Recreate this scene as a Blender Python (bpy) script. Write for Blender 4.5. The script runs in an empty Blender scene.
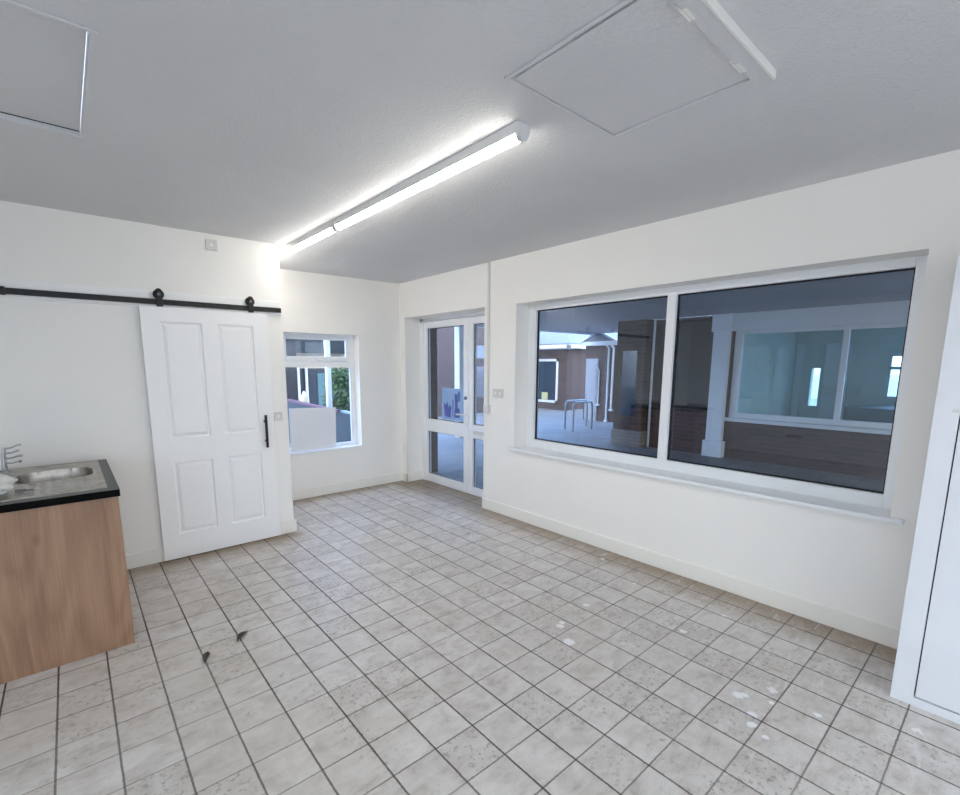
import bpy, bmesh, math, random
from mathutils import Vector, Matrix, noise
random.seed(7)
S = bpy.context.scene
COL = S.collection
PI = math.pi
H = 2.5824                       # ceiling height
XB, YB = -1.8745, -1.0208        # outer corner of the wall that carries the sliding door
BATTEN, SKY, EXPO = 20.0, 4.8, 0.60

# ------------------------------------------------------------------ mesh builder
class MB:
    def __init__(self):
        self.bm = bmesh.new()
    def box(self, x0, x1, y0, y1, z0, z1, bev=0.0, seg=2):
        vs = [self.bm.verts.new((x, y, z)) for x in (x0, x1) for y in (y0, y1) for z in (z0, z1)]
        fs = [(0, 1, 3, 2), (4, 6, 7, 5), (0, 4, 5, 1), (2, 3, 7, 6), (0, 2, 6, 4), (1, 5, 7, 3)]
        faces = [self.bm.faces.new([vs[i] for i in f]) for f in fs]
        if bev > 0:
            ed = {e for f in faces for e in f.edges}
            bmesh.ops.bevel(self.bm, geom=list(ed), offset=bev, segments=seg, affect='EDGES', profile=0.5)
        return self
    def poly(self, pts, vec):
        """prism: polygon pts (3D) extruded by vec"""
        v = Vector(vec)
        a = [self.bm.verts.new(p) for p in pts]
        b = [self.bm.verts.new(Vector(p) + v) for p in pts]
        n = len(a)
        self.bm.faces.new(list(reversed(a)))
        self.bm.faces.new(b)
        for i in range(n):
            self.bm.faces.new([a[i], a[(i + 1) % n], b[(i + 1) % n], b[i]])
        return self
    def tube(self, pts, r, n=12, cap=True):
        pts = [Vector(p) for p in pts]
        rs = r if isinstance(r, (list, tuple)) else [r] * len(pts)
        rings = []
        up = None
        for i, p in enumerate(pts):
            if i == 0: d = pts[1] - p
            elif i == len(pts) - 1: d = p - pts[i - 1]
            else: d = (pts[i + 1] - p).normalized() + (p - pts[i - 1]).normalized()
            d.normalize()
            if up is None:
                up = Vector((0, 0, 1)) if abs(d.z) < 0.9 else Vector((1, 0, 0))
            a = d.cross(up).normalized(); b = a.cross(d).normalized(); up = b
            rings.append([self.bm.verts.new(p + (a * math.cos(2 * PI * k / n) + b * math.sin(2 * PI * k / n)) * rs[i]) for k in range(n)])
        for i in range(len(rings) - 1):
            for k in range(n):
                self.bm.faces.new([rings[i][k], rings[i][(k + 1) % n], rings[i + 1][(k + 1) % n], rings[i + 1][k]])
        if cap:
            self.bm.faces.new(list(reversed(rings[0]))); self.bm.faces.new(rings[-1])
        return self
    def cyl(self, p0, p1, r, n=20):
        return self.tube([p0, p1], r, n)
    def build(self, name, mat, parent=None, smooth=False):
        bmesh.ops.recalc_face_normals(self.bm, faces=self.bm.faces[:])
        me = bpy.data.meshes.new(name)
        self.bm.to_mesh(me); self.bm.free()
        if mat: me.materials.append(mat)
        if smooth:
            for p in me.polygons: p.use_smooth = True
            try: me.set_sharp_from_angle(angle=math.radians(40))
            except Exception: pass
        o = bpy.data.objects.new(name, me)
        COL.objects.link(o)
        if parent:
            o.parent = parent
            o.matrix_parent_inverse = Matrix.Translation(-world_loc(parent))
        return o

def world_loc(o):
    v = Vector(o.location)
    if o.parent:
        v = v + o.matrix_parent_inverse.translation + world_loc(o.parent)
    return v

def thing(name, label, cat, loc=(0, 0, 0), group=None, kind=None):
    o = bpy.data.objects.new(name, None)
    o.empty_display_size = 0.1
    o.location = loc
    COL.objects.link(o)
    return tag(o, label, cat, group, kind)
def tag(o, label, cat, group=None, kind=None):
    o['label'] = label; o['category'] = cat
    if group: o['group'] = group
    if kind: o['kind'] = kind
    return o
def struct(o, label, cat):
    return tag(o, label, cat, None, 'structure')

def grid_boxes(mb, a, b, c0, c1, holes, put):
    """rectangle a=(a0,a1) x b=(b0,b1) minus rectangular holes, as solid cells; put(mb,a0,a1,b0,b1)"""
    A = sorted({a[0], a[1], *[h[0] for h in holes], *[h[1] for h in holes]})
    B = sorted({b[0], b[1], *[h[2] for h in holes], *[h[3] for h in holes]})
    for i in range(len(A) - 1):
        for j in range(len(B) - 1):
            ma, mbb = (A[i] + A[i + 1]) / 2, (B[j] + B[j + 1]) / 2
            if any(h[0] < ma < h[1] and h[2] < mbb < h[3] for h in holes): continue
            put(mb, A[i], A[i + 1], B[j], B[j + 1])
def wall_x(x0, x1, y, z, holes):       # wall in the plane x, holes (y0,y1,z0,z1)
    m = MB(); grid_boxes(m, y, z, 0, 0, holes, lambda b, a0, a1, b0, b1: b.box(x0, x1, a0, a1, b0, b1)); return m
def wall_y(y0, y1, x, z, holes):
    m = MB(); grid_boxes(m, x, z, 0, 0, holes, lambda b, a0, a1, b0, b1: b.box(a0, a1, y0, y1, b0, b1)); return m

# ------------------------------------------------------------------ materials
def lin(c):
    c = c / 255.0
    return c / 12.92 if c <= 0.04045 else ((c + 0.055) / 1.055) ** 2.4
def rgb(r, g, b): return (lin(r), lin(g), lin(b), 1.0)

class NT:
    def __init__(self, name):
        self.m = bpy.data.materials.new(name); self.m.use_nodes = True
        self.t = self.m.node_tree; self.n = self.t.nodes; self.l = self.t.links
        self.b = self.n['Principled BSDF']; self.out = self.n['Material Output']
    def node(self, typ, **kw):
        n = self.n.new(typ)
        for k, v in kw.items(): setattr(n, k, v)
        return n
    def put(self, sock, v):
        if hasattr(v, 'is_output') or isinstance(v, bpy.types.NodeSocket): self.l.new(v, sock)
        else: sock.default_value = v
    def math(self, op, a, b=0.0, c=None, clamp=False):
        n = self.node('ShaderNodeMath', operation=op, use_clamp=clamp)
        self.put(n.inputs[0], a); self.put(n.inputs[1], b)
        if c is not None: self.put(n.inputs[2], c)
        return n.outputs[0]
    def ss(self, v, lo, hi):           # smoothstep
        n = self.node('ShaderNodeMapRange', interpolation_type='SMOOTHSTEP')
        self.put(n.inputs['Value'], v); self.put(n.inputs['From Min'], lo); self.put(n.inputs['From Max'], hi)
        return n.outputs[0]
    def coord(self): return self.node('ShaderNodeTexCoord').outputs['Object']
    def mapping(self, v, loc=(0, 0, 0), rot=(0, 0, 0), scale=(1, 1, 1), typ='POINT'):
        n = self.node('ShaderNodeMapping', vector_type=typ)
        self.put(n.inputs['Vector'], v)
        n.inputs['Location'].default_value = loc; n.inputs['Rotation'].default_value = rot; n.inputs['Scale'].default_value = scale
        return n.outputs[0]
    def noise(self, v, scale, detail=4, rough=0.55, dist=0.0):
        n = self.node('ShaderNodeTexNoise')
        self.put(n.inputs['Vector'], v); n.inputs['Scale'].default_value = scale
        n.inputs['Detail'].default_value = detail; n.inputs['Roughness'].default_value = rough; n.inputs['Distortion'].default_value = dist
        return n.outputs['Fac']
    def mix(self, f, a, b, blend='MIX'):
        n = self.node('ShaderNodeMix', data_type='RGBA', blend_type=blend)
        self.put(n.inputs['Factor'], f)
        self.put(n.inputs[6], a); self.put(n.inputs[7], b)
        return n.outputs[2]
    def ramp(self, f, stops):
        n = self.node('ShaderNodeValToRGB'); self.put(n.inputs[0], f)
        e = n.color_ramp.elements
        e[0].position, e[0].color = stops[0]; e[1].position, e[1].color = stops[-1]
        for p, c in stops[1:-1]:
            k = e.new(p); k.color = c
        return n.outputs[0]
    def bump(self, h, strength, dist=0.002):
        n = self.node('ShaderNodeBump'); n.inputs['Strength'].default_value = strength; n.inputs['Distance'].default_value = dist
        self.put(n.inputs['Height'], h); self.l.new(n.outputs[0], self.b.inputs['Normal'])
    def set(self, **kw):
        names = dict(color='Base Color', rough='Roughness', metal='Metallic', spec='Specular IOR Level', coat='Coat Weight')
        for k, v in kw.items(): self.put(self.b.inputs[names[k]], v)
        return self

def plain(name, c, rough=0.5, metal=0.0, var=0.04, scale=8.0, bump=0.0, bscale=60, bdist=0.002):
    t = NT(name); co = t.coord()
    n = t.noise(co, scale)
    lo = tuple(x * (1 - var) for x in c[:3]) + (1,); hi = tuple(min(1, x * (1 + var)) for x in c[:3]) + (1,)
    t.set(color=t.ramp(n, [(0.3, lo), (0.7, hi)]), rough=rough, metal=metal)
    if bump: t.bump(t.noise(co, bscale, 3), bump, bdist)
    return t.m

M = {}
M['wall'] = plain('wall_paint', rgb(242, 240, 236), 0.6, var=0.012, scale=2.0, bump=0.12, bscale=90, bdist=0.001)
M['trim'] = plain('trim_gloss', rgb(241, 239, 233), 0.35, var=0.01, scale=5)
M['upvc'] = plain('white_upvc', rgb(238, 240, 243), 0.28, var=0.008, scale=4)
M['doorwhite'] = plain('door_paint', rgb(246, 246, 246), 0.4, var=0.006, scale=5, bump=0.04, bscale=150, bdist=0.0006)
M['closet'] = plain('cupboard_paint', rgb(222, 225, 231), 0.35, var=0.02, scale=6)
M['plate'] = plain('switch_plastic', rgb(214, 214, 212), 0.35, var=0.01)
M['black'] = plain('black_iron', rgb(16, 16, 17), 0.45, var=0.1)
M['gap'] = plain('dark_gap', rgb(28, 26, 25), 0.9)
M['metal'] = plain('housing_metal', rgb(222, 222, 222), 0.4, var=0.01)
M['chrome'] = plain('chrome', rgb(205, 207, 210), 0.12, 1.0, var=0.02)
M['galv'] = plain('galvanised', rgb(150, 158, 165), 0.35, 0.8, var=0.06)
M['brass'] = plain('lock_metal', rgb(120, 120, 122), 0.3, 0.9)
M['rubber'] = plain('black_gasket', rgb(22, 24, 28), 0.7)

def mk_ceiling():
    t = NT('ceiling_stipple'); co = t.coord()
    big = t.noise(co, 1.2, 3)
    t.set(color=t.ramp(big, [(0.3, rgb(211, 211, 212)), (0.7, rgb(217, 217, 218))]), rough=0.75)
    h = t.math('ADD', t.noise(co, 42, 4, 0.6), t.math('MULTIPLY', t.ss(t.noise(co, 75, 2), 0.5, 0.62), 0.6))
    t.bump(h, 0.42, 0.005)
    return t.m
M['ceiling'] = mk_ceiling()

SPOTS = [(-1.084, -4.596, 0.030), (-1.062, -4.615, 0.022), (-1.172, -4.688, 0.026), (-1.24, -4.709, 0.027), (-1.275, -4.77, 0.017), (-0.949, -4.879, 0.020), (-1.256, -3.671, 0.028), (-1.215, -3.655, 0.022), (-1.349, -3.808, 0.042), (-1.02, -4.72, 0.016)]
def mk_floor():
    t = NT('rustic_floor_tiles'); co = t.coord()
    uv = t.mapping(co, (-2.7784, -3.1208, 0), (0, 0, -0.0058), (0.2, 0.2, 0.2), 'TEXTURE')
    sp = t.node('ShaderNodeSeparateXYZ'); t.l.new(uv, sp.inputs[0])
    wx = t.node('ShaderNodeSeparateXYZ'); t.l.new(co, wx.inputs[0])
    u, v = sp.outputs[0], sp.outputs[1]
    wob = t.math('MULTIPLY', t.math('SUBTRACT', t.noise(co, 30, 3), 0.5), 0.014)
    wob2 = t.math('MULTIPLY', t.math('SUBTRACT', t.noise(co, 90, 2), 0.5), 0.02)
    w = t.math('ADD', wob, wob2)
    def edge(c):
        f = t.math('FRACT', t.math('ADD', c, w))
        return t.math('MINIMUM', f, t.math('SUBTRACT', 1.0, f))
    du, dv = edge(u), edge(v)
    gu = t.math('SUBTRACT', 1.0, t.ss(du, 0.013, 0.027))
    gv = t.math('SUBTRACT', 1.0, t.ss(dv, 0.010, 0.022))
    # per tile random
    fl = t.node('ShaderNodeVectorMath', operation='FLOOR'); t.l.new(uv, fl.inputs[0])
    wn = t.node('ShaderNodeTexWhiteNoise', noise_dimensions='3D'); t.l.new(fl.outputs[0], wn.inputs['Vector'])
    rnd = wn.outputs['Value']
    # each tile has its own veining
    off = t.node('ShaderNodeVectorMath', operation='MULTIPLY_ADD'); t.l.new(wn.outputs['Color'], off.inputs[0])
    off.inputs[1].default_value = (9, 9, 0); t.l.new(co, off.inputs[2])
    ov = off.outputs[0]
    cloud = t.noise(ov, 7.5, 6, 0.62, 0.6)
    streak = t.noise(t.mapping(ov, rot=(0, 0, 0.5), scale=(5, 15, 1)), 1.6, 5, 0.65, 0.8)
    mixn = t.math('ADD', t.math('MULTIPLY', cloud, 0.6), t.math('MULTIPLY', streak, 0.4))
    base = t.ramp(mixn, [(0.30, rgb(164, 156, 149)), (0.44, rgb(202, 196, 191)), (0.56, rgb(216, 212, 208)), (0.72, rgb(228, 225, 223))])
    base = t.mix(t.math('MULTIPLY', rnd, 0.22), base, rgb(176, 169, 163))
    warm = t.ss(t.noise(co, 0.9, 2), 0.48, 0.68)
    base = t.mix(t.math('MULTIPLY', warm, 0.30), base, rgb(190, 180, 166))
    # speckled dirt in patches
    patch = t.ss(t.noise(co, 2.6, 3), 0.50, 0.68)
    tp = t.ss(rnd, 0.55, 0.9)
    pm = t.math('MAXIMUM', t.math('MULTIPLY', patch, 0.9), t.math('MULTIPLY', tp, 0.75))
    spk = t.ss(t.noise(ov, 40, 5, 0.72), 0.53, 0.62)
    base = t.mix(t.math('MULTIPLY', t.math('MULTIPLY', spk, pm), 0.62), base, rgb(98, 90, 83))
    sc = t.ss(t.noise(co, 15, 6, 0.78), 0.62, 0.69)
    base = t.mix(t.math('MULTIPLY', sc, 0.5), base, rgb(104, 97, 90))
    # grime along the skirtings
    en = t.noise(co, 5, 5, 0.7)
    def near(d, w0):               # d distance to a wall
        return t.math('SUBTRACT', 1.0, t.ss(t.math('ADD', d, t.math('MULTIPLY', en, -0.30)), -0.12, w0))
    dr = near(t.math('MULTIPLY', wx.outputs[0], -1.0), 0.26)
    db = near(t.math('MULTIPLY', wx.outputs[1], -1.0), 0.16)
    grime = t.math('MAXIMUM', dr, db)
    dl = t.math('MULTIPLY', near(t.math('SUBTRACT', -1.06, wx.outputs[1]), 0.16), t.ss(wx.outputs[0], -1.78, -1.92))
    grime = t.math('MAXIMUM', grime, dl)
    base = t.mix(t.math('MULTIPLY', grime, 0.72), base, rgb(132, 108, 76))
    # dried paint drops and scuffs between the middle of the room and the shop window
    reg = t.math('MULTIPLY', t.ss(wx.outputs[0], -1.75, -1.2), t.ss(wx.outputs[1], -2.4, -3.1))
    vo = t.node('ShaderNodeTexVoronoi'); t.put(vo.inputs['Vector'], t.mapping(co, scale=(1, 1.0, 1))); vo.inputs['Scale'].default_value = 5.5
    vs = t.node('ShaderNodeSeparateColor'); t.l.new(vo.outputs['Color'], vs.inputs[0])
    dist = t.math('ADD', vo.outputs['Distance'], t.math('MULTIPLY', t.math('SUBTRACT', t.noise(co, 45, 4), 0.5), 0.30))
    drop = t.math('SUBTRACT', 1.0, t.ss(dist, 0.09, 0.14))
    drop = t.math('MULTIPLY', drop, t.ss(vs.outputs[0], 0.80, 0.82))
    drop = t.math('MULTIPLY', drop, reg)
    base = t.mix(t.math('MULTIPLY', drop, 0.9), base, rgb(238, 238, 238))
    nz = t.math('MULTIPLY', t.math('SUBTRACT', t.noise(co, 60, 4), 0.5), 0.030)
    spots = None
    for qx, qy, qr in SPOTS:
        dn = t.node('ShaderNodeVectorMath', operation='DISTANCE'); t.l.new(co, dn.inputs[0]); dn.inputs[1].default_value = (qx, qy, 0)
        one = t.math('SUBTRACT', 1.0, t.ss(t.math('ADD', dn.outputs['Value'], nz), qr * 0.55, qr))
        spots = one if spots is None else t.math('MAXIMUM', spots, one)
    base = t.mix(t.math('MULTIPLY', spots, 0.92), base, rgb(244, 244, 246))
    scuff = t.ss(t.noise(t.mapping(co, rot=(0, 0, 0.6), scale=(2.2, 9, 1)), 2.6, 5, 0.7, 0.6), 0.56, 0.66)
    scuff = t.math('MULTIPLY', scuff, reg)
    base = t.mix(t.math('MULTIPLY', scuff, 0.45), base, rgb(226, 226, 228))
    # joints
    gn = t.ss(t.noise(co, 1.1, 3), 0.38, 0.62)
    gs_u = t.math('MULTIPLY', gu, t.math('ADD', 0.72, t.math('MULTIPLY', gn, 0.25)))
    gs_v = t.math('MULTIPLY', gv, t.math('ADD', 0.5, t.math('MULTIPLY', gn, 0.4)))
    col = t.mix(gs_v, base, rgb(104, 96, 90))
    col = t.mix(gs_u, col, rgb(76, 68, 63))
    ro = t.math('ADD', 0.30, t.math('MULTIPLY', t.noise(co, 6, 4), 0.28))
    g = t.math('MAXIMUM', gu, gv)
    ro = t.math('ADD', ro, t.math('MULTIPLY', g, 0.4))
    t.set(color=col, rough=ro)
    hgt = t.math('ADD', t.math('MULTIPLY', g, -1.0), t.math('MULTIPLY', mixn, 0.35))
    t.bump(hgt, 0.5, 0.0025)
    return t.m
M['floor'] = mk_floor()

def mk_wood():
    t = NT('light_oak_laminate'); co = t.coord()
    g = t.noise(t.mapping(co, scale=(9, 9, 0.55)), 1.5, 5, 0.55, 0.25)
    fine = t.noise(t.mapping(co, scale=(90, 90, 2.0)), 1.5, 4, 0.6)
    cath = t.noise(t.mapping(co, scale=(3.0, 3.0, 0.55)), 1.3, 2, 0.4, 0.5)
    bands = t.math('FRACT', t.math('MULTIPLY', cath, 9.0))
    bands = t.math('MINIMUM', t.ss(bands, 0.0, 0.5), t.math('SUBTRACT', 1.0, t.ss(bands, 0.6, 1.0)))
    s = t.math('ADD', t.math('MULTIPLY', g, 0.62), t.math('ADD', t.math('MULTIPLY', fine, 0.30), t.math('MULTIPLY', bands, 0.10)))
    c = t.ramp(s, [(0.30, rgb(120, 89, 67)), (0.5, rgb(148, 114, 89)), (0.70, rgb(168, 134, 107))])
    kn = t.node('ShaderNodeTexVoronoi'); t.put(kn.inputs['Vector'], t.mapping(co, loc=(0.13, 0, 0.21), scale=(5, 5, 2.6))); kn.inputs['Scale'].default_value = 1.0
    k = t.math('SUBTRACT', 1.0, t.ss(kn.outputs['Distance'], 0.03, 0.13))
    c = t.mix(t.math('MULTIPLY', k, 0.5), c, rgb(104, 76, 56))
    t.set(color=c, rough=0.45)
    return t.m
M['wood'] = mk_wood()

def mk_worktop():
    t = NT('speckled_worktop'); co = t.coord()
    n = t.noise(co, 160, 3, 0.7)
    t.set(color=t.ramp(n, [(0.38, rgb(52, 52, 52)), (0.5, rgb(78, 78, 78)), (0.64, rgb(108, 108, 108))]), rough=0.5)
    return t.m
M['worktop'] = mk_worktop()
M['edge'] = plain('black_edging', rgb(5, 5, 5), 0.8)
M['edge'].node_tree.nodes['Principled BSDF'].inputs['Specular IOR Level'].default_value = 0.12

def mk_steel():
    t = NT('brushed_steel'); co = t.coord()
    n = t.noise(t.mapping(co, scale=(4, 120, 4)), 3, 3)
    st = t.noise(co, 14, 5, 0.7)
    t.set(color=t.ramp(st, [(0.35, rgb(150, 143, 134)), (0.65, rgb(190, 185, 178))]), metal=0.95,
          rough=t.math('ADD', 0.27, t.math('MULTIPLY', n, 0.16)))
    return t.m
M['steel'] = mk_steel()

def mk_bag():
    t = NT('crumpled_white_plastic'); co = t.coord()
    n = t.noise(co, 14, 4, 0.6, 1.2)
    ln = t.math('ABSOLUTE', t.math('SUBTRACT', n, 0.5))
    k = t.math('SUBTRACT', 1.0, t.ss(ln, 0.006, 0.02))
    k = t.math('MULTIPLY', k, t.ss(t.noise(co, 6, 2), 0.45, 0.6))
    t.set(color=t.mix(t.math('MULTIPLY', k, 0.55), rgb(226, 225, 222), rgb(70, 70, 72)), rough=0.4)
    return t.m
M['bag'] = mk_bag()

def mk_brick(name, c1, c2, mortar, axis='x', scale=1.0, rough=0.85):
    t = NT(name); co = t.coord()
    sp = t.node('ShaderNodeSeparateXYZ'); t.l.new(co, sp.inputs[0])
    cb = t.node('ShaderNodeCombineXYZ')
    t.l.new(t.math('ADD', sp.outputs[0], sp.outputs[1]), cb.inputs[0]); t.l.new(sp.outputs[2], cb.inputs[1])
    b = t.node('ShaderNodeTexBrick')
    t.l.new(cb.outputs[0], b.inputs['Vector'])
    b.inputs['Color1'].default_value = c1; b.inputs['Color2'].default_value = c2; b.inputs['Mortar'].default_value = mortar
    b.inputs['Scale'].default_value = 1.0; b.inputs['Mortar Size'].default_value = 0.006
    b.inputs['Brick Width'].default_value = 0.225; b.inputs['Row Height'].default_value = 0.075
    c = t.mix(t.math('MULTIPLY', t.noise(co, 9, 4), 0.45), b.outputs['Color'], tuple(x * 0.6 for x in c1[:3]) + (1,))
    t.set(color=c, rough=rough)
    t.bump(b.outputs['Fac'], -0.5, 0.004)
    return t.m
M['brick'] = mk_brick('red_brown_brick', rgb(98, 76, 76), rgb(76, 60, 62), rgb(96, 90, 92))
M['brickpale'] = mk_brick('weathered_brick', rgb(100, 88, 94), rgb(84, 75, 81), rgb(92, 87, 92))
M['brickdark'] = mk_brick('dark_brick', rgb(84, 64, 58), rgb(60, 46, 44), rgb(96, 90, 86))
M['stone'] = mk_brick('pale_grey_blocks', rgb(150, 142, 136), rgb(130, 122, 118), rgb(110, 104, 100))

def mk_paving():
    t = NT('grey_block_paving'); co = t.coord()
    b = t.node('ShaderNodeTexBrick'); t.l.new(co, b.inputs['Vector'])
    b.inputs['Color1'].default_value = rgb(140, 142, 146); b.inputs['Color2'].default_value = rgb(120, 122, 126); b.inputs['Mortar'].default_value = rgb(92, 92, 94)
    b.inputs['Scale'].default_value = 1.0; b.inputs['Mortar Size'].default_value = 0.006
    b.inputs['Brick Width'].default_value = 0.4; b.inputs['Row Height'].default_value = 0.4
    c = t.mix(t.math('MULTIPLY', t.noise(co, 3, 5), 0.5), b.outputs['Color'], rgb(108, 110, 114))
    t.set(color=c, rough=0.6)
    return t.m
M['paving'] = mk_paving()
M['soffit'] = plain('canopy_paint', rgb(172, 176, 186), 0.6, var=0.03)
M['extwhite'] = plain('outdoor_white_paint', rgb(232, 236, 240), 0.45, var=0.03)
M['slate'] = plain('grey_roof_tiles', rgb(120, 126, 138), 0.6, var=0.12, scale=20)
M['darkpanel'] = plain('dark_brown_panel', rgb(62, 54, 52), 0.6, var=0.08)
M['bluedark'] = plain('dark_blue_paint', rgb(34, 44, 62), 0.5, var=0.1)
M['teal'] = plain('faded_teal_paint', rgb(90, 130, 140), 0.6, var=0.1)
M['cream'] = plain('sunlit_wall_plant_cream', rgb(236, 214, 186), 0.8, var=0.06)  # sunlit look of the distant wall put into the colour; plant shares it
M['plum'] = plain('plum_coping', rgb(112, 72, 88), 0.7, var=0.1)
M['slatewall'] = plain('dark_slate_cladding', rgb(40, 48, 56), 0.6, var=0.12, scale=12)
M['timber'] = plain('dark_stained_timber', rgb(44, 40, 46), 0.7, var=0.15, scale=14)
M['shopwall'] = plain('shop_inner_paint', rgb(206, 218, 214), 0.7, var=0.03)
M['notice'] = plain('pale_yellow_card', rgb(214, 214, 160), 0.7)
M['leaf'] = plain('green_leaves', rgb(78, 108, 66), 0.55, var=0.45, scale=9)
M['leaf2'] = plain('olive_leaves', rgb(116, 128, 84), 0.55, var=0.4, scale=9)
M['stem'] = plain('brown_stems', rgb(86, 66, 50), 0.8)
M['board'] = plain('white_board', rgb(226, 229, 236), 0.5, var=0.01)
M['paper'] = plain('pale_blue_poster', rgb(205, 226, 248), 0.5, var=0.03)
def mk_paper():
    t = NT('pale_blue_poster')
    t.set(color=rgb(186, 214, 246), rough=0.5)
    tl = t.node('ShaderNodeBsdfTranslucent'); tl.inputs[0].default_value = rgb(214, 232, 252)
    mx = t.node('ShaderNodeMixShader'); mx.inputs[0].default_value = 0.5
    t.l.new(t.b.outputs[0], mx.inputs[1]); t.l.new(tl.outputs[0], mx.inputs[2]); t.l.new(mx.outputs[0], t.out.inputs['Surface'])
    return t.m
M['paper'] = mk_paper()
M['ink'] = plain('violet_blue_print', rgb(84, 92, 168), 0.5, var=0.25, scale=30)
M['ink2'] = plain('mid_blue_print', rgb(92, 134, 190), 0.5, var=0.2, scale=30)
M['leafdry'] = plain('dry_brown_leaf', rgb(84, 74, 66), 0.8, var=0.2, scale=60)
M['terracotta'] = plain('terracotta', rgb(150, 98, 82), 0.8, var=0.1)

def mk_glass(name, tint, base):
    t = NT(name)
    t.n.remove(t.b)
    lw = t.node('ShaderNodeLayerWeight'); lw.inputs['Blend'].default_value = 0.5
    p = t.math('POWER', lw.outputs['Facing'], 5.0)
    f = t.math('ADD', base, t.math('MULTIPLY', p, 1.0 - base))
    tr = t.node('ShaderNodeBsdfTransparent'); tr.inputs[0].default_value = tint
    gl = t.node('ShaderNodeBsdfGlossy'); gl.inputs['Roughness'].default_value = 0.0
    gl.inputs['Color'].default_value = (0.92, 0.96, 1.0, 1)
    mx = t.node('ShaderNodeMixShader')
    t.l.new(f, mx.inputs[0]); t.l.new(tr.outputs[0], mx.inputs[1]); t.l.new(gl.outputs[0], mx.inputs[2])
    t.l.new(mx.outputs[0], t.out.inputs['Surface'])
    return t.m
M['glass'] = mk_glass('window_glass', (0.86, 0.92, 0.98, 1), 0.062)
M['glassclear'] = mk_glass('clear_window_glass', (0.80, 0.87, 0.94, 1), 0.025)
M['glassfar'] = mk_glass('shop_glass', (0.80, 0.92, 0.95, 1), 0.05)
M['glassdark'] = plain('dark_window_glass', rgb(40, 62, 84), 0.08, var=0.2)

def mk_emit(name, c, s):
    t = NT(name)
    t.b.inputs['Base Color'].default_value = (0.9, 0.9, 0.9, 1)
    t.b.inputs['Emission Color'].default_value = c
    t.b.inputs['Emission Strength'].default_value = s
    return t.m
M['tube'] = mk_emit('lit_diffuser', (1.0, 0.955, 0.87, 1), BATTEN)

# ------------------------------------------------------------------ room shell
XL, YF = -5.6, -8.0
m = MB(); m.box(XL - 0.1, 0.34, YF - 0.1, 0.34, -0.12, 0.0)
struct(m.build('floor', M['floor']), 'beige grey square tiled floor with dark joints, dirt and paint drops', 'floor')

HX0, HX1, HY0, HY1 = -3.92, -3.235, -3.31, -2.41            # recessed hatch
m = MB()
grid_boxes(m, (XL - 0.1, 0.3), (YF - 0.1, 0.3), 0, 0, [(HX0, HX1, HY0, HY1)],
           lambda b, a0, a1, b0, b1: b.box(a0, a1, b0, b1, H, H + 0.16))
struct(m.build('ceiling', M['ceiling']), 'white stippled ceiling over the whole room', 'ceiling')

WY0, WY1, WZ0, WZ1 = -4.912, -2.07, 0.727, 2.138              # big window opening
DY0, DY1, DZ1 = -1.62, -0.117, 2.147                          # door opening
struct(wall_x(0, 0.34, (YF, 0.34), (0, H), [(WY0, WY1, WZ0, WZ1), (DY0, DY1, 0, DZ1)]).build('wall_right', M['wall']),
       'cream white wall holding the large shop window and the glazed door', 'wall')
SX0, SX1, SZ0, SZ1 = -1.532, -0.60, 0.548, 1.915
struct(wall_y(0, 0.205, (XL, 0), (0, H), [(SX0, SX1, SZ0, SZ1)]).build('wall_back', M['wall']),
       'white end wall with the small window in it', 'wall')
m = MB(); m.box(XL, XB, YB, YB + 0.12, 0, H).box(XB - 0.12, XB, YB + 0.12, 0, 0, H)
struct(m.build('wall_left', M['wall']), 'white wall behind the sliding panelled door', 'wall')
struct(wall_x(XL - 0.1, XL, (YF, 0), (0, H), [(-7.7, -4.4, 0.3, 2.3)]).build('wall_side', M['wall']), 'white side wall behind the camera position', 'wall')
struct(wall_y(YF - 0.1, YF, (XL, 0), (0, H), [(-5.0, -1.2, 0.3, 2.3)]).build('wall_front', M['wall']), 'white wall behind the camera position', 'wall')

def skirt(name, x0, x1, y0, y1, label):
    m = MB(); h = 0.115
    m.box(x0, x1, y0, y1, 0, h, 0.004)
    return struct(m.build(name, M['trim']), label, 'baseboard')
T = 0.018
skirt('baseboard_right', -T, 0, -5.05, DY0 + 0.004, 'white skirting board running under the large shop window')
skirt('baseboard_back', XB, 0, -T, 0, 'white skirting board under the small window')
skirt('baseboard_left', -4.6, XB + T, YB - T, YB, 'white skirting board behind the sliding panelled door')
skirt('baseboard_reveal', -T, 0.235, DY1 - T, DY1, 'short white skirting board inside the glazed door recess')
skirt('baseboard_pier', -T, 0, DY1 - T, 0, 'tiny white skirting board between glazed door recess and room corner')

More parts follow.
